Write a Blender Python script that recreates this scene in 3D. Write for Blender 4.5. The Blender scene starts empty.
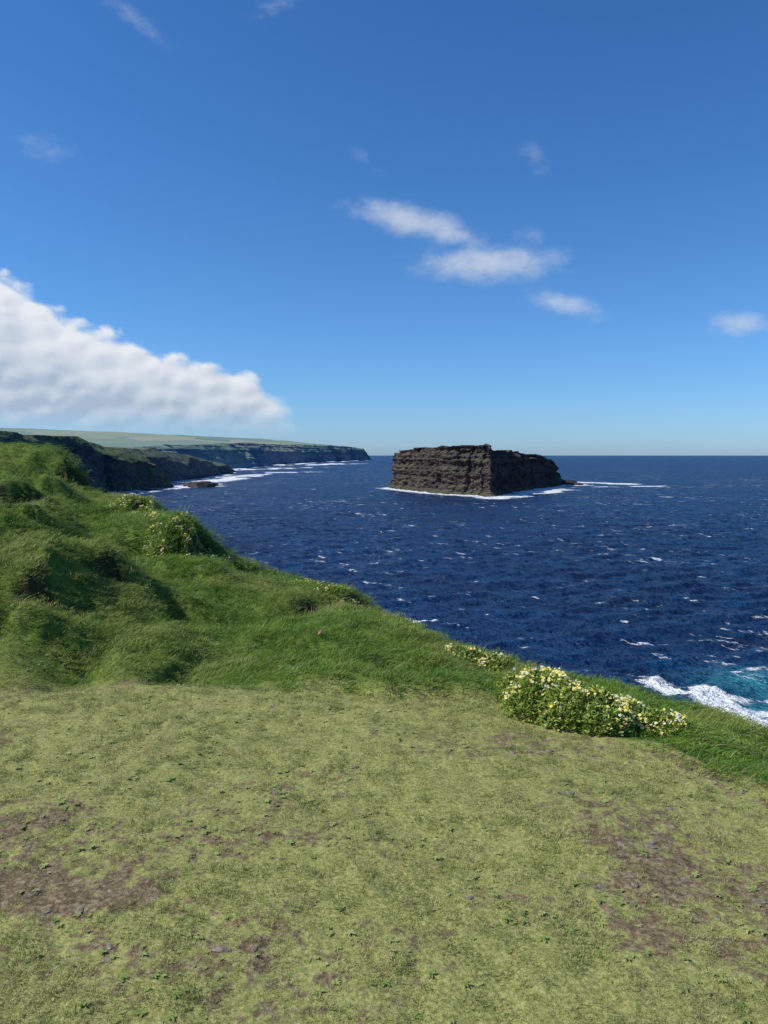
import bpy, math, numpy as np
from mathutils import Vector
rng=np.random.default_rng(7)
scene=bpy.context.scene
scene.view_settings.view_transform='Standard'; scene.view_settings.look='None'; scene.view_settings.exposure=0
F=770.0; HOR=455.0; TH=math.atan((512-HOR)/F); CZ=1.6; SEA=-38.4
# ------------------------------------------------ helpers
def ray(px,py):
    u=(px-384)/F; v=(512-py)/F
    return u, math.cos(TH)+v*math.sin(TH), -math.sin(TH)+v*math.cos(TH)
def pix2sea(px,py):
    x,y,z=ray(px,py); k=(SEA-CZ)/z
    return x*k,y*k
def azel(px,py):
    x,y,z=ray(px,py); return math.atan2(x,y), math.atan2(z,math.hypot(x,y))
def hsh(i,j,seed):
    i=i.astype(np.int64)&0xffffffff; j=j.astype(np.int64)&0xffffffff
    h=(i*374761393+j*668265263+seed*974634777)&0xffffffff
    h=((h^(h>>13))*1274126177)&0xffffffff
    h=((h^(h>>16))*2246822519)&0xffffffff
    return ((h^(h>>15))&0xffffff)/float(0xffffff)
def vn(x,y,seed=0):
    x=np.asarray(x,float); y=np.asarray(y,float)
    xi=np.floor(x); yi=np.floor(y); xf=x-xi; yf=y-yi
    u=xf*xf*xf*(xf*(xf*6-15)+10); v=yf*yf*yf*(yf*(yf*6-15)+10)
    a=hsh(xi,yi,seed); b=hsh(xi+1,yi,seed); c=hsh(xi,yi+1,seed); d=hsh(xi+1,yi+1,seed)
    return (a*(1-u)+b*u)*(1-v)+(c*(1-u)+d*u)*v
def fbm(x,y,scale,octv=4,seed=0,gain=.5):
    x=np.asarray(x,float)/scale; y=np.asarray(y,float)/scale
    s=0;a=1;t=0
    for o in range(octv):
        ca,sa=math.cos(o*1.1),math.sin(o*1.1)
        s=s+a*vn(x*ca-y*sa+o*17.3,x*sa+y*ca-o*9.1,seed+o); t+=a; a*=gain; x=x*2.03; y=y*2.03
    return s/t
def sstep(a,b,x):
    t=np.clip((x-a)/(b-a),0,1); return t*t*(3-2*t)
def mesh_obj(name,verts,faces_q=None,faces_t=None,mat=None,attrs=None,smooth=True,link=True):
    me=bpy.data.meshes.new(name)
    verts=np.asarray(verts,np.float32)
    nq=0 if faces_q is None else len(faces_q); nt=0 if faces_t is None else len(faces_t)
    me.vertices.add(len(verts)); me.vertices.foreach_set('co',verts.ravel())
    loops=[];starts=[];
    if nq: loops.append(np.asarray(faces_q,np.int32).ravel()); starts.append(np.arange(nq)*4)
    if nt: loops.append(np.asarray(faces_t,np.int32).ravel()); starts.append(nq*4+np.arange(nt)*3)
    if nq+nt:
        L=np.concatenate(loops); S=np.concatenate(starts).astype(np.int32)
        me.loops.add(len(L)); me.loops.foreach_set('vertex_index',L)
        me.polygons.add(nq+nt); me.polygons.foreach_set('loop_start',S)
        me.polygons.foreach_set('use_smooth',np.full(nq+nt,smooth))
    for k,(ty,arr) in (attrs or {}).items():
        at=me.attributes.new(k,ty,'POINT')
        if ty=='FLOAT': at.data.foreach_set('value',np.asarray(arr,np.float32).ravel())
        elif ty=='INT': at.data.foreach_set('value',np.asarray(arr,np.int32).ravel())
        elif ty=='FLOAT_VECTOR': at.data.foreach_set('vector',np.asarray(arr,np.float32).ravel())
    me.update(calc_edges=True); me.validate()
    if mat: me.materials.append(mat)
    ob=bpy.data.objects.new(name,me)
    if link: scene.collection.objects.link(ob)
    return ob
def grid_faces(nr,nc,wrap=False):
    r=np.arange(nr-1)[:,None]; c=np.arange(nc if wrap else nc-1)[None,:]
    c2=(c+1)%nc
    return np.stack([r*nc+c,r*nc+c2,(r+1)*nc+c2,(r+1)*nc+c],-1).reshape(-1,4)
class NT:
    def __init__(s,tree): s.t=tree; tree.nodes.clear()
    def n(s,ty,**kw):
        nd=s.t.nodes.new(ty)
        for k,v in kw.items(): setattr(nd,k,v)
        return nd
    def set(s,sock,v):
        if isinstance(v,bpy.types.NodeSocket): s.t.links.new(v,sock)
        else:
            try: sock.default_value=v
            except Exception: sock.default_value=tuple(v)+(1,)
    def m(s,op,a,b=0,c=0,clamp=False):
        nd=s.n('ShaderNodeMath',operation=op,use_clamp=clamp)
        s.set(nd.inputs[0],a); s.set(nd.inputs[1],b); s.set(nd.inputs[2],c); return nd.outputs[0]
    def ss(s,x,a,b,lo=0,hi=1,lin=False):
        nd=s.n('ShaderNodeMapRange',interpolation_type='LINEAR' if lin else 'SMOOTHSTEP',clamp=True)
        s.set(nd.inputs['Value'],x); s.set(nd.inputs['From Min'],a); s.set(nd.inputs['From Max'],b)
        s.set(nd.inputs['To Min'],lo); s.set(nd.inputs['To Max'],hi); return nd.outputs[0]
    def mix(s,f,a,b,blend='MIX'):
        nd=s.n('ShaderNodeMix',data_type='RGBA',blend_type=blend)
        s.set(nd.inputs[0],f); s.set(nd.inputs[6],a); s.set(nd.inputs[7],b); return nd.outputs[2]
    def noise(s,vec,scale,detail=4,rough=.5,dist=0,out=0):
        nd=s.n('ShaderNodeTexNoise'); 
        if vec is not None: s.set(nd.inputs['Vector'],vec)
        s.set(nd.inputs['Scale'],scale); s.set(nd.inputs['Detail'],detail); s.set(nd.inputs['Roughness'],rough); s.set(nd.inputs['Distortion'],dist)
        return nd.outputs[out]
    def vmul(s,v,k):
        nd=s.n('ShaderNodeVectorMath',operation='MULTIPLY'); s.set(nd.inputs[0],v); s.set(nd.inputs[1],k); return nd.outputs[0]
    def vadd(s,v,k):
        nd=s.n('ShaderNodeVectorMath',operation='ADD'); s.set(nd.inputs[0],v); s.set(nd.inputs[1],k); return nd.outputs[0]
    def attr(s,name): return s.n('ShaderNodeAttribute',attribute_name=name).outputs['Fac']
    def ramp(s,f,els,interp='LINEAR'):
        nd=s.n('ShaderNodeValToRGB'); cr=nd.color_ramp; cr.interpolation=interp
        while len(cr.elements)<len(els): cr.elements.new(.5)
        for e,(p,c) in zip(cr.elements,els):
            e.position=p
        for e,(p,c) in zip(cr.elements,els):
            e.color=tuple(c)+(1,) if len(c)==3 else c
        s.set(nd.inputs[0],f); return nd.outputs[0]
def C(*a): return tuple(a)+(1,)
def newmat(name):
    m=bpy.data.materials.new(name); m.use_nodes=True; return m,NT(m.node_tree)
def finish(nt,color,rough=.8,spec=.3,bump=None,bstr=.5,bdist=.1,trans=0,normal=None):
    p=nt.n('ShaderNodeBsdfPrincipled'); nt.set(p.inputs['Base Color'],color); nt.set(p.inputs['Roughness'],rough)
    nt.set(p.inputs['Specular IOR Level'],spec)
    if bump is not None:
        b=nt.n('ShaderNodeBump'); nt.set(b.inputs['Strength'],bstr); nt.set(b.inputs['Distance'],bdist); nt.set(b.inputs['Height'],bump)
        nt.t.links.new(b.outputs[0],p.inputs['Normal'])
    o=nt.n('ShaderNodeOutputMaterial')
    if trans:
        tr=nt.n('ShaderNodeBsdfTranslucent'); nt.set(tr.inputs[0],color)
        mx=nt.n('ShaderNodeMixShader'); mx.inputs[0].default_value=trans
        nt.t.links.new(p.outputs[0],mx.inputs[1]); nt.t.links.new(tr.outputs[0],mx.inputs[2]); nt.t.links.new(mx.outputs[0],o.inputs[0])
    else: nt.t.links.new(p.outputs[0],o.inputs[0])
    return p
# ------------------------------------------------ terrain function
ridge_px=[(-80,436,17),(0,447,16),(30,452,16),(60,461,15.5),(82,484,14.5),(105,494,14),(130,499,13.5),(155,507,13),(178,520,12.4),(200,535,12),(235,562,11),(290,577,10.4),(345,592,9.5),(375,612,8.8),(410,628,8.0),(450,646,7.2),(500,662,6.5),(580,682,6.0),(650,694,5.7),(700,707,5.4),(768,740,5.0),(850,790,4.6)]
th_=[];R_=[];Z_=[]
for px,py,Y in ridge_px:
    x,y,z=ray(px,py+3); k=Y/y; th_.append(math.atan2(x,y)); R_.append(math.hypot(x*k,Y)); Z_.append(CZ+z*k)
th_=[-math.pi,-1.9,-1.2]+th_+[1.0,1.5,2.2,math.pi]
R_=[60,35,22]+R_+[5.6,6.5,14,60]
Z_=[1,2.5,2.6]+Z_+[-.6,-.5,-.1,1]
B_th=[math.atan(a) for a in (-.5,-.2,.0,.15,.3,.5)]
B_r=[5.2*math.sqrt(1.25),5.15*math.sqrt(1.04),5.1,4.9*math.sqrt(1.02),4.35*math.sqrt(1.09),3.6*math.sqrt(1.25)]
B_th=[-math.pi,-1.2]+B_th+[.9,1.5,math.pi]; B_r=[9,8]+B_r+[3.4,4,9]
FEAT=[]
def smoothinterp(t,xs,ys,w):
    return (np.interp(t-w,xs,ys)+2*np.interp(t,xs,ys)+np.interp(t+w,xs,ys))/4
def terr(x,y,info=False):
    x=np.asarray(x,float); y=np.asarray(y,float)
    t=np.arctan2(x,y); r=np.hypot(x,y)+1e-6
    R=smoothinterp(t,th_,R_,.01); Zr=smoothinterp(t,th_,Z_,.006)
    B=smoothinterp(t,B_th,B_r,.05)+(fbm(x,y,.8,3,11)-.5)*.45
    tt=(r-B)/(R-B); tc=np.clip(tt,0,1)
    f=tc**.92
    rise=np.clip((Zr+.1)/1.6,0,1)
    z=Zr*f
    bank=sstep(-.02,.05,tt)
    env=bank*np.clip((1-tc)*4,0.3,1)
    lump=fbm(x,y,1.5,3,21); lump2=fbm(x+.5*lump,y,.55,3,31)
    z+=env*((lump-.5)*1.0*(.2+rise)+(sstep(.35,.7,lump2)-.5)*.26*(.35+.65*rise))
    z+=env*rise*(np.abs(fbm(x,y,2.3,2,41)-.5)*-.9+.1)
    z+=bank*.05
    z+=(1-bank)*((fbm(x,y,.7,3,51)-.5)*.05+(fbm(x,y,.09,3,61)-.5)*.022)
    dark=np.zeros_like(z)
    for cx,cy,rx,ry,h,ang in FEAT:
        ca,sa=math.cos(ang),math.sin(ang)
        dx=(x-cx)*ca+(y-cy)*sa; dy=-(x-cx)*sa+(y-cy)*ca
        dxn=dx+(fbm(x,y,.25,3,71)-.5)*.4
        g=np.exp(-(dy/ry)**2)*np.where(dxn<0,np.exp(-(dxn/rx)**2),np.exp(-(dxn/(rx*.16))**2))
        z+=h*g
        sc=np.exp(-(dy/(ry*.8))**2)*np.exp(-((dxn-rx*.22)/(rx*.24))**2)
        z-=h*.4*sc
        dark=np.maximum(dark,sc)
    s=np.clip(r-R,0,None)
    z=z-1.1*s**1.25
    z=np.where(s>6,z+(fbm(t*40,z,3,3,81)-.5)*2,z)
    z=np.maximum(z,SEA-4)
    band=np.exp(-((y-2.95)/.7)**2)+.6*np.exp(-((y-2.4)/.9)**2)*sstep(-.1,-.6,x)
    lo=fbm(x+.6*fbm(x,y,.3,2,91),y*1.5,.7,3,95); hi=fbm(x,y*1.25,.05,3,99,.66)
    mud=sstep(.55,.66,lo*.50+hi*.50+.09*band-.045)*(1-bank)
    if info: return z,bank,mud,dark,tt,s
    return z
def pix2ground(px,py):
    x,y,z=ray(px,py); k=np.arange(1.5,22,.01)
    g=terr(x*k,y*k); h=CZ+z*k
    i=np.argmax(h<g); 
    return x*k[i],y*k[i]
FT=[(190,545,.7,.5,.30,-.5),(235,572,.5,.4,.16,-.6),(105,562,.9,.26,.16,-1.1),(35,574,.7,.22,.12,-1.2),(66,478,.9,.6,.36,-.6),(20,500,.8,.5,.2,-.9),(140,508,.5,.5,.14,-.7),(345,600,.5,.4,.12,-.6),(300,610,.6,.4,.12,-.8)]
FEAT=[(*pix2ground(a,b),c,d,e,f) for a,b,c,d,e,f in FT]
# ------------------------------------------------ materials
def grass_mat(name,cols,dry,trans=.3,patch=.6,lo=.45,hi=.62,pd=.7):
    m,nt=newmat(name)
    oi=nt.attr('irnd'); pos=nt.n('ShaderNodeNewGeometry').outputs['Position']
    c=nt.ramp(oi,[(0,cols[0]),(.5,cols[1]),(1,cols[2])])
    n=nt.noise(pos,patch,2,.6); c=nt.mix(nt.ss(n,lo,hi),c,dry)
    n2=nt.noise(pos,3.5,3,.65); c=nt.mix(nt.ss(n2,.35,.65,.0,pd),c,nt.mix(1,c,C(.52,.66,.52),'MULTIPLY'))
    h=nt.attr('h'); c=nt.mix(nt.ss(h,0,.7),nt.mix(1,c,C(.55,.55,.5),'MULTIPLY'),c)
    b=nt.attr('rnd'); c=nt.mix(nt.ss(b,.86,.88,0,.75),c,C(.46,.41,.2))
    finish(nt,c,.5,.25,trans=trans); return m
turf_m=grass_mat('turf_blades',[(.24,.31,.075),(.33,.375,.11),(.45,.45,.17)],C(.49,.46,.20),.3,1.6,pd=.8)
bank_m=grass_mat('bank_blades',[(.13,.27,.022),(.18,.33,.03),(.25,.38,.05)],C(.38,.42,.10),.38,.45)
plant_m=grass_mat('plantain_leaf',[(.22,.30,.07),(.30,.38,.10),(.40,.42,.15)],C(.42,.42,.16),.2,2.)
gm,nt=newmat('turf_ground')
pos=nt.n('ShaderNodeNewGeometry').outputs['Position']
mud=nt.attr('mud'); bank=nt.attr('bank'); dark=nt.attr('dark'); cl=nt.attr('cliff')
soil=nt.ramp(nt.noise(pos,45,5,.78),[(.32,(.04,.027,.016)),(.46,(.13,.092,.052)),(.56,(.22,.17,.10)),(.70,(.40,.34,.23))])
moss=nt.ramp(nt.noise(pos,60,5,.75),[(.3,(.09,.10,.03)),(.5,(.26,.27,.08)),(.7,(.44,.41,.18))])
bk=nt.ramp(nt.noise(pos,20,3,.7),[(.3,(.05,.085,.015)),(.7,(.14,.21,.035))])
c=nt.mix(bank,moss,bk); c=nt.mix(nt.m('MULTIPLY',mud,.95),c,soil)
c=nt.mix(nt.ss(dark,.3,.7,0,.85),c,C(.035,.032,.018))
rock=nt.ramp(nt.noise(nt.vmul(pos,(1,1,6)),.6,4,.7),[(.3,(.03,.026,.022)),(.7,(.12,.10,.085))])
c=nt.mix(cl,c,rock)
hgt=nt.noise(pos,70,4,.75)
finish(nt,c,.95,.15,bump=hgt,bstr=.8,bdist=.012)
# ------------------------------------------------ terrain mesh
ang=np.concatenate([np.linspace(-math.pi,-.72,50,endpoint=False),np.linspace(-.72,.72,640,endpoint=False),np.linspace(.72,math.pi,50,endpoint=False)])
rad=np.concatenate([[.02,.3,.7,1.1],np.geomspace(1.4,22,560),np.geomspace(22.6,140,60)])
Rr,Aa=np.meshgrid(rad,ang,indexing='ij'); X=Rr*np.sin(Aa); Yy=Rr*np.cos(Aa)
z,bk_,mu_,dk_,tt_,s_=terr(X,Yy,True)
v=np.stack([X,Yy,z],-1).reshape(-1,3)
ground=mesh_obj('ground',v,grid_faces(len(rad),len(ang),True)[:,::-1],None,gm,
  {'mud':('FLOAT',mu_),'bank':('FLOAT',bk_),'dark':('FLOAT',dk_),'cliff':('FLOAT',sstep(1.5,3,s_))})
# ------------------------------------------------ grass tufts
def tuft(name,n,rad,l0,l1,w,lean,wind,seed,mat,seg=(0,.4,.75,1)):
    g=np.random.default_rng(seed)
    rr=rad*np.sqrt(g.random(n)); a=g.random(n)*6.283
    root=np.stack([rr*np.cos(a),rr*np.sin(a),np.full(n,-.006)],-1)
    L=l0+(l1-l0)*g.random(n)**1.3
    la=g.random(n)*6.283; ln=lean*(.3+g.random(n))
    d=np.stack([np.cos(la)*ln+wind,np.sin(la)*ln,0*la],-1)
    side=np.stack([-np.sin(la+g.normal(0,.6,n)),np.cos(la),0*la],-1); side/=np.linalg.norm(side,axis=1)[:,None]
    V=[];H=[]
    for t in seg:
        p=root+d*(L*t**1.8)[:,None]; dl=np.linalg.norm(d,axis=1)
        p[:,2]+=L*(t-.28*np.clip(dl,0,1.6)*t*t)
        wd=w*(1-t)**.6*(.7+.6*g.random(n))
        if t<1: V+= [p-side*wd[:,None]/2,p+side*wd[:,None]/2]; H+=[np.full(n,t)]*2
        else: V+=[p]; H+=[np.full(n,t)]
    V=np.stack(V,1); H=np.stack(H,1); k=V.shape[1]; b=np.arange(n)[:,None]*k
    q=np.concatenate([b+np.array([[i,i+1,i+3,i+2]]) for i in range(0,k-3,2)]); tr=b+np.array([[k-3,k-2,k-1]])
    rd=np.repeat(g.random(n)[:,None],k,1)
    return mesh_obj(name,V.reshape(-1,3),q,tr,mat,{'h':('FLOAT',H),'rnd':('FLOAT',rd)},link=False)
def rosette(name,seed,mat,R=.035,nl=8):
    g=np.random.default_rng(seed); V=[];Q=[];H=[];Rn=[]
    for i in range(nl):
        a=i*2.4+g.random()*.5; L=R*(.6+.6*g.random()); wmax=L*(.14+.1*g.random()); el=.1+.45*g.random()
        b=len(V)
        rn=g.random()
        for j,t in enumerate((0,.3,.6,.85,1)):
            w=wmax*math.sin(math.pi*(t*.85+.1)); rr=L*t; zz=.004+L*(el*t-el*.9*t*t)
            for sgn in(-1,0,1):
                V.append((rr*math.cos(a)-sgn*w*math.sin(a),rr*math.sin(a)+sgn*w*math.cos(a),zz+abs(sgn)*w*.3)); H.append(.35+.6*t); Rn.append(rn*.85)
        for j in range(4):
            for s in range(2): Q.append((b+j*3+s,b+j*3+s+1,b+j*3+s+4,b+j*3+s+3))
    return mesh_obj(name,V,Q,None,mat,{'h':('FLOAT',H),'rnd':('FLOAT',Rn)},link=False)
def gn_scatter(name,pts,rot,scl,idx,sources):
    col=bpy.data.collections.new(name+'_parts')
    for o in sources: col.objects.link(o)
    ob=mesh_obj(name,pts,attrs={'rotv':('FLOAT_VECTOR',rot),'scl':('FLOAT_VECTOR',scl),'idx':('INT',idx),'irnd':('FLOAT',rng.random(len(pts)))})
    ng=bpy.data.node_groups.new(name,'GeometryNodeTree')
    ng.interface.new_socket('Geometry',in_out='INPUT',socket_type='NodeSocketGeometry')
    ng.interface.new_socket('Geometry',in_out='OUTPUT',socket_type='NodeSocketGeometry')
    N=ng.nodes; L=ng.links
    gi=N.new('NodeGroupInput'); go=N.new('NodeGroupOutput'); ip=N.new('GeometryNodeInstanceOnPoints'); ci=N.new('GeometryNodeCollectionInfo')
    ci.inputs['Collection'].default_value=col; ci.inputs['Separate Children'].default_value=True; ci.inputs['Reset Children'].default_value=True
    def na(nm,ty):
        a=N.new('GeometryNodeInputNamedAttribute'); a.data_type=ty; a.inputs['Name'].default_value=nm
        return [o for o in a.outputs if o.enabled and o.name=='Attribute'][0]
    er=N.new('FunctionNodeEulerToRotation'); L.new(na('rotv','FLOAT_VECTOR'),er.inputs[0])
    L.new(gi.outputs[0],ip.inputs['Points']); L.new(ci.outputs[0],ip.inputs['Instance']); ip.inputs['Pick Instance'].default_value=True
    L.new(na('idx','INT'),ip.inputs['Instance Index']); L.new(er.outputs[0],ip.inputs['Rotation']); L.new(na('scl','FLOAT_VECTOR'),ip.inputs['Scale'])
    rl=N.new('GeometryNodeRealizeInstances'); L.new(ip.outputs[0],rl.inputs[0])
    L.new(rl.outputs[0],go.inputs[0])
    md=ob.modifiers.new('scatter','NODES'); md.node_group=ng
    return ob
def sector(n,r0,r1,a0,a1):
    r=np.sqrt(rng.random(n)*(r1*r1-r0*r0)+r0*r0); a=a0+(a1-a0)*rng.random(n)
    return r*np.sin(a),r*np.cos(a)
# turf
x,y=sector(12000,1.5,7.0,-.68,.70)
z,b,mu,dk,tt,s=terr(x,y,True)
dens=fbm(x,y,.12,3,201)
keep=(b<.5)&(rng.random(len(x))>mu*.92)&(dens>.33)
x,y,z,mu=x[keep],y[keep],z[keep],mu[keep]; n=len(x)
rot=np.stack([rng.normal(0,.08,n),rng.normal(0,.08,n),rng.random(n)*6.28],-1)
sc=(.6+.6*rng.random(n))*(1-.35*mu)*(.5+1.0*fbm(x,y,.4,2,207)); scl=np.stack([(.65+.4*rng.random(n))*(1-.3*mu)]*2+[sc],-1)
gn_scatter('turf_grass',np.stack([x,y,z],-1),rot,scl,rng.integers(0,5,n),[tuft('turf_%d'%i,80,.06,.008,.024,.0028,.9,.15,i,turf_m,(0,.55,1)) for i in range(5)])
# bank grass
x,y=sector(34000,3.2,18,-.66,.75)
z,b,mu,dk,tt,s=terr(x,y,True)
r=np.hypot(x,y)
keep=(b>.35)&(s<.9)&(rng.random(len(x))>sstep(.35,.8,dk)*.85)&(rng.random(len(x))<np.clip(7/r,.35,1))
x,y,z,b,tt,r=x[keep],y[keep],z[keep],b[keep],tt[keep],r[keep]; n=len(x)
e=.06; gx=(terr(x+e,y)-terr(x-e,y))/(2*e); gy=(terr(x,y+e)-terr(x,y-e))/(2*e)
rot=np.stack([np.clip(gy,-.7,.7)*.6+rng.normal(0,.1,n),-np.clip(gx,-.7,.7)*.6+rng.normal(0,.1,n),rng.normal(0,.7,n)+(fbm(x,y,1.5,2,220)-.5)*4],-1)
wide=np.clip(r/7,1,1.5)
sc=(.5+.5*rng.random(n))*(.25+1.05*fbm(x,y,.7,3,210)**1.3)*np.clip(.45+b*.5,0,1); scl=np.stack([(.9+.4*rng.random(n))*wide]*2+[sc],-1)
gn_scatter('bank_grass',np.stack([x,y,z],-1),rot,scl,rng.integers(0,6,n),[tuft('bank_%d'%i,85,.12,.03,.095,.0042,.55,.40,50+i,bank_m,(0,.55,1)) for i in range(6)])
# plantain etc
x,y=sector(5000,1.5,6.5,-.68,.70)
z,b,mu,dk,tt,s=terr(x,y,True); cl_=fbm(x,y,.35,3,230)
keep=(b<.4)&(rng.random(len(x))<sstep(.38,.62,cl_)); x,y,z=x[keep],y[keep],z[keep]; n=len(x)
rot=np.stack([rng.normal(0,.15,n),rng.normal(0,.15,n),rng.random(n)*6.28],-1); sc=.22+.4*rng.random(n)**2; scl=np.stack([sc]*3,-1)
gn_scatter('plantain_weeds',np.stack([x,y,z+.003],-1),rot,scl,rng.integers(0,4,n),[rosette('rosette_%d'%i,300+i,plant_m,nl=6+i) for i in range(4)])
# ------------------------------------------------ stones
st_m,nt=newmat('stone'); pos=nt.n('ShaderNodeNewGeometry').outputs['Position']
finish(nt,nt.ramp(nt.noise(pos,40,5,.7),[(.3,(.09,.07,.055)),(.7,(.28,.24,.19))]),.85,.3)
import bmesh
bm=bmesh.new(); bmesh.ops.create_icosphere(bm,subdivisions=2,radius=1); iv=np.array([v.co[:] for v in bm.verts]); itf=np.array([[v.index for v in f.verts] for f in bm.faces]); bm.free()
V=[];T=[];off=0
x,y=sector(3000,1.8,4.6,-.6,.62); z,b,mu,dk,tt,s=terr(x,y,True); k=(mu>.5); x,y,z=x[k][:170],y[k][:170],z[k][:170]
for i in range(len(x)):
    r=.004+.014*rng.random()**4; a=rng.random()*6.28
    p=iv*(1+.22*(rng.random((len(iv),1))-.5)*2)*np.array([r*(1+rng.random()),r,r*.4])
    p=p@np.array([[math.cos(a),math.sin(a),0],[-math.sin(a),math.cos(a),0],[0,0,1]])
    V.append(p+[x[i],y[i],z[i]]); T.append(itf+off); off+=len(iv)
mesh_obj('stones',np.concatenate(V),None,np.concatenate(T),st_m,smooth=False)
# ------------------------------------------------ wildflowers
leaf_m,nt=newmat('wildflower_leaf'); rn=nt.attr('rnd')
finish(nt,nt.ramp(rn,[(0,(.12,.22,.03)),(.5,(.26,.35,.06)),(1,(.44,.48,.12))]),.5,.3,trans=.3)
wh_m,nt=newmat('petal_white'); finish(nt,C(.8,.78,.66),.6,.2,trans=.2)
ye_m,nt=newmat('petal_yellow'); rn=nt.attr('rnd'); finish(nt,nt.mix(rn,C(.82,.68,.06),C(.85,.80,.38)),.6,.2,trans=.2)
pk_m,nt=newmat('petal_pink'); finish(nt,C(.7,.48,.36),.6,.2,trans=.2)
def flower_clump(lobes,nleaf,nflow,fr=.0105):
    L=np.array(lobes); w=L[:,2]*L[:,3]; w=w/w.sum()
    def samp(n,shell,clus=False):
        n2=n*4 if clus else n
        k=rng.choice(len(L),n2,p=w); a=rng.random(n2)*6.283; q=np.sqrt(rng.random(n2))
        dx=q*np.cos(a); dy=q*np.sin(a); px=L[k,0]+dx*L[k,2]; py=L[k,1]+dy*L[k,3]
        if clus:
            sel=np.argsort(-(fbm(px,py,.09,2,440)+rng.random(n2)*.4))[:n]; k,q,px,py=k[sel],q[sel],px[sel],py[sel]
        top=L[k,4]*np.sqrt(np.clip(1-q*q,0,1))*(.6+.8*fbm(px,py,.13,3,401))
        g=terr(px,py); return px,py,g+top*shell,top
    px,py,pz,_=samp(nleaf,1-rng.random(nleaf)**2*.8)
    n=nleaf; a=rng.random(n)*6.283; el=rng.normal(.5,.5,n); ln=.014+.022*rng.random(n); wd=ln*(.18+.2*rng.random(n))
    d=np.stack([np.cos(a)*np.cos(el),np.sin(a)*np.cos(el),np.sin(el)],-1); sd=np.stack([-np.sin(a),np.cos(a),rng.normal(0,.3,n)],-1)
    c=np.stack([px,py,pz],-1); P=np.stack([c,c+d*(ln*.55)[:,None]+sd*wd[:,None],c+d*ln[:,None],c+d*(ln*.55)[:,None]-sd*wd[:,None]],1)
    par=bpy.data.objects.new('wildflower_clump',None); scene.collection.objects.link(par)
    o=mesh_obj('leaves',P.reshape(-1,3),np.arange(n*4).reshape(-1,4),None,leaf_m,{'rnd':('FLOAT',np.repeat(rng.random(n),4))}); o.parent=par
    for nm,mat,cnt in(('white_flowers',wh_m,int(nflow*.5)),('yellow_flowers',ye_m,int(nflow*1.9)),('pink_flowers',pk_m,int(nflow*.15))):
        px,py,pz,_=samp(cnt,np.full(cnt,1.0),True); pz+=.008+.035*rng.random(cnt)
        V=[];T=[];rn=[]
        for i in range(cnt):
            r=fr*(.45+.9*rng.random()); t=rng.normal(0,.5,2)-[.1,.4]; nx=Vector((t[0],t[1],1)).normalized(); e1=nx.orthogonal().normalized(); e2=nx.cross(e1); c=Vector((px[i],py[i],pz[i]))
            b=len(V); V.append(c+nx*r*.15)
            K=5; rr_=rng.random()
            for j in range(K*2):
                a=j*math.pi/K; q=r if j%2==0 else r*.62
                V.append(c+e1*(q*math.cos(a))+e2*(q*math.sin(a))+nx*(r*.25 if j%2==0 else 0))
            for j in range(K*2): T.append((b,b+1+j,b+1+(j+1)%(K*2)))
            V.append(c-nx*r*.3); V.append(c+Vector((.0015,0,-.05))); V.append(c+Vector((-.0015,0,-.05)))
            rn+=[rr_]*(K*2+4)
        o=mesh_obj(nm,V,None,T,mat,{'rnd':('FLOAT',rn)},smooth=False); o.parent=par
    return par
def lobes_px(l):
    out=[]
    for px,py,rx,ry,h in l:
        gx,gy=pix2ground(px,py); out.append((gx,gy,rx,ry,h))
    return out
flower_clump(lobes_px([(530,712,.17,.22,.21),(565,716,.2,.25,.19),(600,722,.2,.2,.14),(545,700,.2,.2,.16),(630,716,.22,.2,.08),(660,724,.16,.14,.04),(515,690,.12,.14,.1)]),26000,370)
flower_clump(lobes_px([(470,662,.22,.15,.06),(492,667,.15,.15,.06)]),3500,60)
flower_clump(lobes_px([(175,548,.4,.3,.07),(200,556,.35,.3,.07),(225,566,.25,.2,.06)]),7000,150,.014)
flower_clump(lobes_px([(135,512,.4,.3,.08),(155,518,.3,.3,.05)]),5000,120,.015)
flower_clump(lobes_px([(300,585,.3,.2,.04),(340,598,.3,.2,.04)]),2500,40)
or_m,nt=newmat('faded_red_scrap'); finish(nt,C(.55,.22,.14),.5,.3)
gx,gy=pix2ground(320,640); gz=float(terr(gx,gy))+.04
q=.38
mesh_obj('litter_scrap',[(gx-.05*q,gy,gz),(gx+.01*q,gy-.03*q,gz+.02),(gx+.06*q,gy,gz+.01),(gx+.03*q,gy+.05*q,gz+.035),(gx-.03*q,gy+.04*q,gz+.03)],None,[(0,1,3),(1,2,3),(0,3,4)],or_m,smooth=False)
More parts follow.
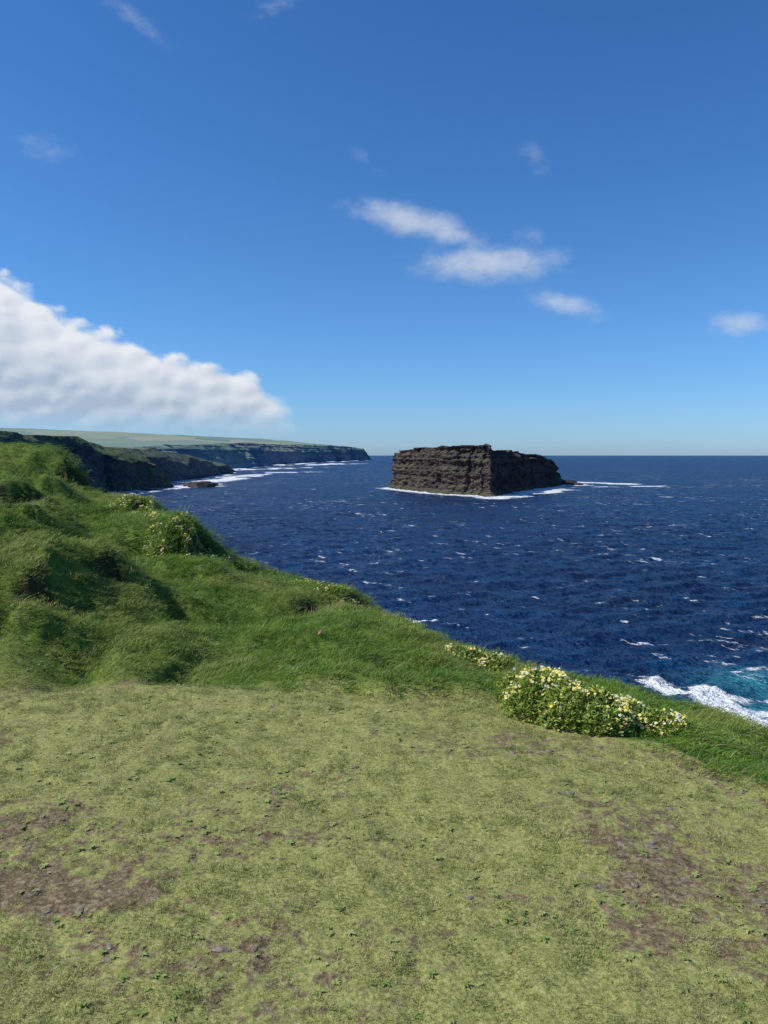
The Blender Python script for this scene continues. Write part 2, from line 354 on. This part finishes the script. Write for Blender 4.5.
# ------------------------------------------------ cliffs material
def cliff_mat(name,c0,c1,grass,grass2,band,haze=0,hcol=C(.2,.3,.45),nscale=.02,topz=.72,fields=False):
    m,nt=newmat(name); g=nt.n('ShaderNodeNewGeometry'); pos=g.outputs['Position']
    sep=nt.n('ShaderNodeSeparateXYZ'); nt.set(sep.inputs[0],g.outputs['Normal'])
    n=nt.noise(nt.vmul(pos,(nscale,nscale,band)),1,6,.65); n2=nt.noise(nt.vmul(pos,(nscale*6,nscale*6,nscale*3)),1,5,.65)
    r=nt.ramp(n,[(.3,c0),(.5,tuple((a+b)/2 for a,b in zip(c0,c1))),(.68,c1)])
    r=nt.mix(nt.ss(n2,.35,.55,.6,0),r,C(*[a*.35 for a in c0]))
    if fields:
        vo=nt.n('ShaderNodeTexVoronoi'); nt.set(vo.inputs['Vector'],nt.vmul(pos,(.0045,.0022,0))); nt.set(vo.inputs['Scale'],1)
        sc=nt.n('ShaderNodeSeparateColor'); nt.set(sc.inputs[0],vo.outputs['Color'])
        gr=nt.ramp(sc.outputs[0],[(0,grass),(.5,grass2),(1,(.30,.29,.10))])
    else:
        gr=nt.mix(nt.ss(nt.noise(pos,.02,5,.65),.4,.6),grass+(1,),grass2+(1,))
    k=nt.ss(nt.m('ADD',sep.outputs[2],nt.m('MULTIPLY',nt.m('SUBTRACT',n2,.5),.3)),topz-.1,topz+.08)
    c=nt.mix(k,r,gr)
    if haze: c=nt.mix(nt.m('MULTIPLY',haze,nt.ss(k,0,1,1,.6,lin=True)),c,hcol)  # distance haze painted in: base colour pulled towards hazy blue
    finish(nt,c,.9,.15,bump=nt.m('ADD',n,nt.m('MULTIPLY',n2,.6)),bstr=.6,bdist=2.5)
    return m
# ------------------------------------------------ island
def strata(z,seed): return vn(z/2.6,z*0+seed*3.7,seed)*.6+vn(z/6.5,z*0+seed,seed+1)*.8
def resamp(P,n,closed=False):
    P=np.array(P,float)
    if closed: P=np.vstack([P,P[:1]])
    d=np.r_[0,np.cumsum(np.hypot(*np.diff(P[:,:2],axis=0).T))]; s=np.linspace(0,d[-1],n,endpoint=not closed)
    return np.stack([np.interp(s,d,P[:,k]) for k in range(P.shape[1])],1),s
isl=[]
for px,b,t in [(391,487,454),(397,488.5,450),(420,491,447.3),(445,493.5,446),(468,495,445),(490,496.2,444.2),(495,495,446.5),(501,493.5,450),(520,490.5,451.3),(538,488.3,454),(549,487,457.5),(557,485.8,463),(563,484.5,473)]:
    x,y=pix2sea(px,b); isl.append((x,y,CZ+(HOR-t)/F*y))
isl+=[(225,1130,-16),(185,1150,0),(90,1110,6),(30,1030,6)]
P,s=resamp(isl,1100,True); n=len(P)
tan=np.roll(P[:,:2],-3,0)-np.roll(P[:,:2],3,0); tan/=np.linalg.norm(tan,axis=1)[:,None]
nor=np.stack([tan[:,1],-tan[:,0]],-1)
cen=P[:,:2].mean(0)
if ((P[:,:2]-cen)*nor).sum()<0: nor=-nor
nz=80; rows=[]
fiss=(fbm(s,s*0,34,4,501,.5)-.5)*18; cr=np.abs(fbm(s,s*0,24,3,510)-.5); fiss2=-np.clip(.04-cr,0,1)*130
for j in range(nz):
    t=j/(nz-1); z=SEA-2+(P[:,2]-(SEA-2))*t+(fbm(s,s*0,10,3,530)-.5)*4.0*t**3
    zz=z+3*fbm(s,s*0,60,2,517)
    off=-(t*5)+fiss*(.5+.5*t)+fiss2*(.2+.8*sstep(.9,.2,abs(t-.45)))+(strata(zz,3)-.7)*4.2+(fbm(s,z*1.8,12,5,520,.62)-.5)*12+14*np.clip(.12-t,0,1)/.12*fbm(s,s*0,7,2,540)
    rows.append(np.stack([P[:,0]+nor[:,0]*off,P[:,1]+nor[:,1]*off,z],-1))
top=rows[-1]; c3=np.array([110,930,3.0])
for k in np.linspace(.04,1,22):
    p=top*(1-k)+c3*k; zz=top[:,2]*(1-k)+(c3[2])*k+ (fbm(p[:,0],p[:,1],25,3,550)-.5)*2.0
    p[:,2]=np.minimum(zz,top[:,2]*(1-k)+3*k+1); rows.append(p)
V=np.concatenate(rows)
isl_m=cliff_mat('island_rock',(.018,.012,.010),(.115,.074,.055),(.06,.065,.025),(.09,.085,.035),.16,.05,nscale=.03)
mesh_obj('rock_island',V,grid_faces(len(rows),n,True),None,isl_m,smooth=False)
foam_segs=[]
for i in range(0,13-1): foam_segs.append((isl[i][0],isl[i][1],isl[i+1][0],isl[i+1][1],20 if i<6 else 34,1.0))
# ------------------------------------------------ headlands
def headland(name,pts,mat,cliffw,inland,slopef,cap,seed,ns=900,bayA=25,W=25,dirv=(-1,.25),slope_face=0,roll=0):
    A=[]
    for px,b,t in pts:
        x,y=pix2sea(px,b); A.append((x,y,CZ+(HOR-t)/F*y))
    P,s=resamp(A,ns)
    tan=np.gradient(P[:,:2],axis=0); tan=np.stack([np.convolve(np.pad(tan[:,k],15,'edge'),np.ones(31)/31,'valid') for k in(0,1)],1)
    tan/=np.linalg.norm(tan,axis=1)[:,None]; nor=np.stack([tan[:,1],-tan[:,0]],-1)
    rows=[]; dv=np.array(dirv)/np.hypot(*dirv)
    bay=(fbm(s,s*0,W*6,4,seed,.55)-.5)*bayA*2
    bay-=np.clip(.08-np.abs(fbm(s,s*0,W*5,3,seed+2)-.5),0,1)*bayA*8
    topz=P[:,2]+(fbm(s,s*0,W*5,3,seed+4)-.5)*roll
    brk=.5+.45*fbm(s,s*0,W*4,2,seed+6)
    for j in range(46):
        t=j/45; z=SEA-2+(topz-(SEA-2))*t
        off=bay*(1-.4*t)-cliffw*t**1.2-slope_face*np.clip(t-brk,0,1)+(strata(z*.6+2*fbm(s,s*0,W*3,2,seed+3),seed)-.7)*W*.14+(fbm(s,z*1.5,W*1.2,5,seed+5,.6)-.5)*W*.8
        rows.append(np.stack([P[:,0]+nor[:,0]*off,P[:,1]+nor[:,1]*off,z],-1))
    top=rows[-1]
    for k in np.geomspace(.004,1,40):
        o=inland*k; p=top.copy(); p[:,:2]+=dv*o
        sl=slopef(P[:,1]); rise=sl*o; rise=cap*(1-np.exp(-rise/cap))
        p[:,2]=top[:,2]+rise+(fbm(p[:,0],p[:,1],inland*.12,3,seed+9)-.5)*cap*.18*min(1,k*8); rows.append(p)
    mesh_obj(name,np.concatenate(rows),grid_faces(len(rows),ns)[:,::-1],None,mat,smooth=False)
    for i in range(len(A)-1): foam_segs.append((A[i][0],A[i][1],A[i+1][0],A[i+1][1],A[i][1]*.018,.9))
mA=cliff_mat('headland_rock',(.022,.018,.017),(.12,.092,.075),(.055,.08,.024),(.11,.13,.042),.06,.08,nscale=.02,topz=.46)  # cloud shadow over the near headland put into darker rock and grass colours
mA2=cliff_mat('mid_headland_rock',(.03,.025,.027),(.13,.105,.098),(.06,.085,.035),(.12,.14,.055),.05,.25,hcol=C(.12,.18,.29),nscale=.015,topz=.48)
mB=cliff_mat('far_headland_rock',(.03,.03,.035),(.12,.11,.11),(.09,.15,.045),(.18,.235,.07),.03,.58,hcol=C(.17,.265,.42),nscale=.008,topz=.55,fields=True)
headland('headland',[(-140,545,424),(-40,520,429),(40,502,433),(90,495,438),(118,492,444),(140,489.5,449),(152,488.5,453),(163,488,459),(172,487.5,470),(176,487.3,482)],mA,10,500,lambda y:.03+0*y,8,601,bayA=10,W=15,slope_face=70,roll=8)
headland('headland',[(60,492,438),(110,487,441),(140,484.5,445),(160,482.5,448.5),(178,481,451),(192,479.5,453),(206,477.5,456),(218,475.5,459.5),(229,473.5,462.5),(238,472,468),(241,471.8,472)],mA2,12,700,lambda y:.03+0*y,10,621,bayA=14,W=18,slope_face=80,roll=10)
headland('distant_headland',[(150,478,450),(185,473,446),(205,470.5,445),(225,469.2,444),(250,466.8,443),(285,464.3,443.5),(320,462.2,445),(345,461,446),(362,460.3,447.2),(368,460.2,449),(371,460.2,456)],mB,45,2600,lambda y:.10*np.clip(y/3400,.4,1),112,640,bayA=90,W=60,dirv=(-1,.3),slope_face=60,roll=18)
# skerries
V=[];T=[];off=0
for px,py,r,h in [(194,486,14,5),(203,487,15,8),(211,486,10,5),(568,484.5,12,6),(577,485,7,3)]:
    x,y=pix2sea(px,py); p=iv*(1+.5*(rng.random((len(iv),1))-.5))*np.array([r,r*1.4,h]); V.append(p+[x,y,SEA]); T.append(itf+off); off+=len(iv)
    foam_segs.append((x-r,y-r,x+r,y-r,14,.95))
mk,_nt=newmat('sea_rock'); finish(_nt,_nt.ramp(_nt.noise(_nt.n('ShaderNodeNewGeometry').outputs['Position'],.3,4,.6),[(.3,(.015,.012,.012)),(.7,(.06,.05,.045))]),.8,.3)
mesh_obj('sea_rocks',np.concatenate(V),None,np.concatenate(T),mk,smooth=False)
# ------------------------------------------------ sea
nbig=len(foam_segs)
def seg_px(a,b,w,k): 
    p=pix2sea(*a); q=pix2sea(*b); foam_segs.append((*p,*q,w,k))
seg_px((118,495),(160,490.5),20,1.0); seg_px((160,490),(215,483),22,1.); seg_px((205,482),(265,474),30,.95); seg_px((240,473),(312,472),40,.85); seg_px((225,470),(300,467.5),90,.8); seg_px((280,466),(345,463.5),120,.65)
seg_px((564,482),(625,484),26,.95); seg_px((600,487),(668,486),14,.75); seg_px((600,499),(668,497),7,.75); seg_px((497,498),(560,490),20,.95); seg_px((640,486),(690,488),10,.4)
nb2=len(foam_segs)
seg_px((412,620),(432,621),1.5,.8); seg_px((655,684),(700,697),2.6,1.0); seg_px((700,697),(740,715),4,1.1); seg_px((740,715),(800,745),5.5,1.2); seg_px((735,672),(775,668),1.4,.75); seg_px((700,690),(790,728),3.5,.9); seg_px((690,640),(740,644),1.2,.5); seg_px((745,700),(790,700),1.8,.6)
ang=np.concatenate([np.linspace(-math.pi,-.62,60,endpoint=False),np.linspace(-.62,.62,760,endpoint=False),np.linspace(.62,math.pi,60,endpoint=False)])
rad=np.concatenate([[5,30],np.geomspace(55,1600,520),np.geomspace(1650,60000,90)])
Rr,Aa=np.meshgrid(rad,ang,indexing='ij'); X=Rr*np.sin(Aa); Y=Rr*np.cos(Aa)
foam=np.zeros_like(X); foam2=np.zeros_like(X)
for i,(x0,y0,x1,y1,w,k) in enumerate(foam_segs):
    dx,dy=x1-x0,y1-y0; l=dx*dx+dy*dy+1e-9; t=np.clip(((X-x0)*dx+(Y-y0)*dy)/l,0,1); d=np.hypot(X-x0-t*dx,Y-y0-t*dy)
    v_=k*np.exp(-(d/w)**2)
    if i<nb2: foam=np.maximum(foam,v_)
    else: foam2=np.maximum(foam2,v_)
foam*=(.25+1.5*sstep(.3,.7,fbm(X,Y*.6,42,3,870)))
foam=np.maximum(np.clip(foam,0,1.15),foam2)
tx,ty=pix2sea(758,684); turq=np.exp(-(((X-tx)/9)**2+((Y-ty)/9)**2)); tx,ty=pix2sea(790,715); turq=np.maximum(turq,np.exp(-(((X-tx)/11)**2+((Y-ty)/11)**2)))
fade=np.clip(1-(Rr-300)/1200,0,1)
ca,sa=math.cos(.5),math.sin(.5); U=X*ca+Y*sa; W=-X*sa+Y*ca
hh=(fbm(U*.6,W*1.4,6,5,801,.6)-.5)*3.2+(1-np.abs(fbm(U*.5,W*1.3,22,2,810)-.5)*4)*.25
z=SEA+hh*fade*.8
sm,nt=newmat('sea_water'); pos=nt.n('ShaderNodeNewGeometry').outputs['Position']
mp=nt.n('ShaderNodeMapping'); mp.inputs['Rotation'].default_value=(0,0,.5); nt.set(mp.inputs['Vector'],pos); wp=mp.outputs[0]
wv=nt.vmul(wp,(.6,1.4,1))
n1=nt.noise(wv,.17,5,.71); n3=nt.noise(nt.vmul(wp,(.5,1.2,1)),.018,2,.6)
hgt=nt.m('MULTIPLY',n1,6.0)
deep=nt.mix(nt.ss(n3,.35,.65),C(.0010,.014,.055),C(.002,.024,.088))
deep=nt.mix(nt.ss(n1,.44,.68,0,.75),deep,C(.005,.060,.165))
deep=nt.mix(nt.m('MULTIPLY',nt.attr('turq'),nt.ss(n1,.25,.7,.55,1)),deep,C(.04,.27,.33))
fa=nt.attr('foam'); fn=nt.noise(nt.vmul(wp,(.5,1.1,1)),.30,5,.75)
f1=nt.ss(nt.m('ADD',fa,nt.m('MULTIPLY',nt.m('SUBTRACT',fn,.5),2.8)),.42,.85)
f1=nt.m('MULTIPLY',f1,nt.ss(fa,.05,.25))
wc=nt.noise(nt.vmul(wp,(.45,1.1,1)),.20,5,.74); wcb=nt.noise(wp,.012,2,.6)
f2=nt.ss(nt.m('ADD',wc,nt.m('MULTIPLY',nt.m('SUBTRACT',wcb,.5),.22)),.612,.69)
ft=nt.m('MAXIMUM',f1,nt.m('MULTIPLY',f2,.85))
col=nt.mix(ft,deep,C(.85,.88,.9))
p=nt.n('ShaderNodeBsdfPrincipled'); nt.set(p.inputs['Base Color'],col); nt.set(p.inputs['Roughness'],nt.ss(ft,0,1,.33,.9,lin=True)); p.inputs['IOR'].default_value=1.33; p.inputs['Specular IOR Level'].default_value=.22
b=nt.n('ShaderNodeBump'); b.inputs['Strength'].default_value=1; b.inputs['Distance'].default_value=1.0; nt.set(b.inputs['Height'],hgt); nt.t.links.new(b.outputs[0],p.inputs['Normal'])
o=nt.n('ShaderNodeOutputMaterial'); nt.t.links.new(p.outputs[0],o.inputs[0])
mesh_obj('sea',np.stack([X,Y,z],-1).reshape(-1,3),grid_faces(len(rad),len(ang),True)[:,::-1],None,sm,{'foam':('FLOAT',foam),'turq':('FLOAT',turq)})
# ------------------------------------------------ light
SAZ=math.radians(-96); SEL=math.radians(46)
sd=Vector((math.sin(SAZ)*math.cos(SEL),math.cos(SAZ)*math.cos(SEL),math.sin(SEL)))
L=bpy.data.lights.new('sun','SUN'); L.energy=5; L.angle=math.radians(.5); L.color=(1,.95,.87)
lo=bpy.data.objects.new('sun',L); lo.rotation_euler=sd.to_track_quat('Z','Y').to_euler(); scene.collection.objects.link(lo)
w=bpy.data.worlds.new('World'); scene.world=w; w.use_nodes=True; nt=NT(w.node_tree)
try:
    w.cycles.sampling_method='MANUAL'; w.cycles.sample_map_resolution=512
except Exception as ex: print(ex)
sky=nt.n('ShaderNodeTexSky',sky_type='NISHITA'); sky.sun_disc=False; sky.sun_elevation=SEL; sky.sun_rotation=SAZ; sky.air_density=1.0; sky.dust_density=.4; sky.ozone_density=2.5
tc=nt.n('ShaderNodeTexCoord').outputs['Generated']
sp=nt.n('ShaderNodeSeparateXYZ'); nt.set(sp.inputs[0],tc)
az=nt.m('ARCTAN2',sp.outputs[0],sp.outputs[1]); el=nt.m('ARCSINE',sp.outputs[2])
cb=nt.n('ShaderNodeCombineXYZ'); nt.set(cb.inputs[0],az); nt.set(cb.inputs[1],el); P=cb.outputs[0]
big=[(-60,235),(0,268),(30,288),(60,310),(100,326),(140,341),(170,352),(205,359),(240,366),(262,379),(280,396),(298,418)]
azs=lambda a:(a+1.2)/1.2
pts=[azel(*q) for q in big]
els=[(0,(.20/.3,)*3),(.3,(.24/.3,)*3)]+[(azs(a),((e-.001)/.3,)*3) for a,e in pts]
T=nt.m('MULTIPLY',nt.ramp(nt.ss(az,-1.2,0,lin=True),els),.3)
wn=nt.n('ShaderNodeTexNoise'); nt.set(wn.inputs['Vector'],P); wn.inputs['Scale'].default_value=28; wn.inputs['Detail'].default_value=4; wn.inputs['Roughness'].default_value=.55
wv=nt.n('ShaderNodeVectorMath',operation='MULTIPLY_ADD'); nt.set(wv.inputs[0],wn.outputs['Color']); wv.inputs[1].default_value=(.016,.016,0); nt.set(wv.inputs[2],nt.vmul(P,(.8,1.15,1)))
def bil(vec,scale):
    v=nt.n('ShaderNodeTexVoronoi',feature='SMOOTH_F1'); v.voronoi_dimensions='2D'; nt.set(v.inputs['Vector'],vec); v.inputs['Scale'].default_value=scale; v.inputs['Smoothness'].default_value=.5
    return v.outputs['Distance']
b1=bil(wv.outputs[0],38); b1o=bil(nt.vadd(wv.outputs[0],(-.005,.007,0)),38)
nA=nt.noise(nt.vmul(P,(.8,1.1,1)),42,5,.58,.0)
d=nt.m('ADD',nt.m('DIVIDE',nt.m('SUBTRACT',T,el),.017),nt.m('ADD',nt.m('MULTIPLY',nt.m('SUBTRACT',nA,.5),2.0),nt.m('MULTIPLY',nt.m('SUBTRACT',.45,b1),1.5)))
dens=nt.m('MULTIPLY',nt.ss(d,-.1,1.0),nt.ss(nt.m('ADD',el,nt.m('MULTIPLY',nt.m('SUBTRACT',nA,.5),.015)),.018,.062))
dens=nt.m('MULTIPLY',dens,nt.ss(nt.m('ADD',az,nt.m('MULTIPLY',nt.m('SUBTRACT',nA,.5),.08)),-.10,-.15))
relief=nt.m('ADD',nt.m('MULTIPLY',nt.m('SUBTRACT',b1o,b1),.8),nt.m('MULTIPLY',nt.m('SUBTRACT',nA,.5),.35))
lum=nt.m('ADD',nt.m('ADD',nt.ss(el,.05,.15,0,.35),relief),nt.ss(d,6,0,.10,.62),clamp=True)  # sunlit tops and shaded lower parts painted into the cloud colour
ccol=nt.mix(lum,C(3.9,4.9,6.3),C(8.2,8.5,8.9))
tint=nt.ramp(nt.ss(el,-.02,.60,lin=True),[(0,(.47,.70,1.15)),(.06,(.45,.70,1.12)),(.15,(.39,.67,1.02)),(.40,(.34,.65,.95)),(1,(.26,.61,.95))])
base=nt.vmul(nt.vmul(sky.outputs[0],tint),(1.35,1.35,1.4))
c=nt.mix(nt.m('MULTIPLY',dens,.97),base,ccol)
small=[(412,221,50,11,-.18,1.0),(448,234,32,9,-.2,.8),(488,264,58,13,-.02,1.0),(515,268,25,8,-.2,.8),(567,305,34,9,-.28,.7),(738,323,24,10,0,.75),(47,148,28,10,0,.42),(536,160,16,12,-.6,.34),(367,161,16,9,-.5,.3),(525,240,20,10,0,.4),(120,8,45,10,-.5,.34),(275,6,28,9,.3,.34)]
nS=nt.noise(nt.vmul(P,(1,1.7,1)),30,5,.62)
acc=None
for px,py,rx,ry,tilt,amp in small:
    a0,e0=azel(px,py); dx=nt.m('SUBTRACT',az,a0); dy=nt.m('SUBTRACT',nt.m('SUBTRACT',el,e0),nt.m('MULTIPLY',dx,tilt))
    dx=nt.m('DIVIDE',dx,rx/F*1.25); dy=nt.m('DIVIDE',dy,ry/F*1.35)
    q=nt.m('ADD',nt.m('MULTIPLY',dx,dx),nt.m('MULTIPLY',dy,dy)); vv=nt.m('MULTIPLY',nt.m('EXPONENT',nt.m('MULTIPLY',q,-1.2)),amp)
    acc=vv if acc is None else nt.m('MAXIMUM',acc,vv)
sdn=nt.m('MULTIPLY',nt.ss(nt.m('ADD',acc,nt.m('MULTIPLY',nt.m('SUBTRACT',nS,.5),1.0)),.10,1.25),nt.ss(acc,.02,.3))
c=nt.mix(nt.m('MULTIPLY',sdn,.8),c,C(6.3,6.9,7.9))
bg=nt.n('ShaderNodeBackground'); nt.set(bg.inputs[0],c); bg.inputs[1].default_value=.10
o=nt.n('ShaderNodeOutputWorld'); nt.t.links.new(bg.outputs[0],o.inputs[0])
# ------------------------------------------------ camera
cam=bpy.data.cameras.new('camera'); co=bpy.data.objects.new('camera',cam); scene.collection.objects.link(co)
cam.sensor_fit='VERTICAL'; cam.sensor_height=36; cam.sensor_width=27; cam.lens=F/1024*36; cam.clip_start=.05; cam.clip_end=200000
co.location=(0,0,CZ); co.rotation_euler=(math.pi/2-TH,0,0); scene.camera=co
print('done')
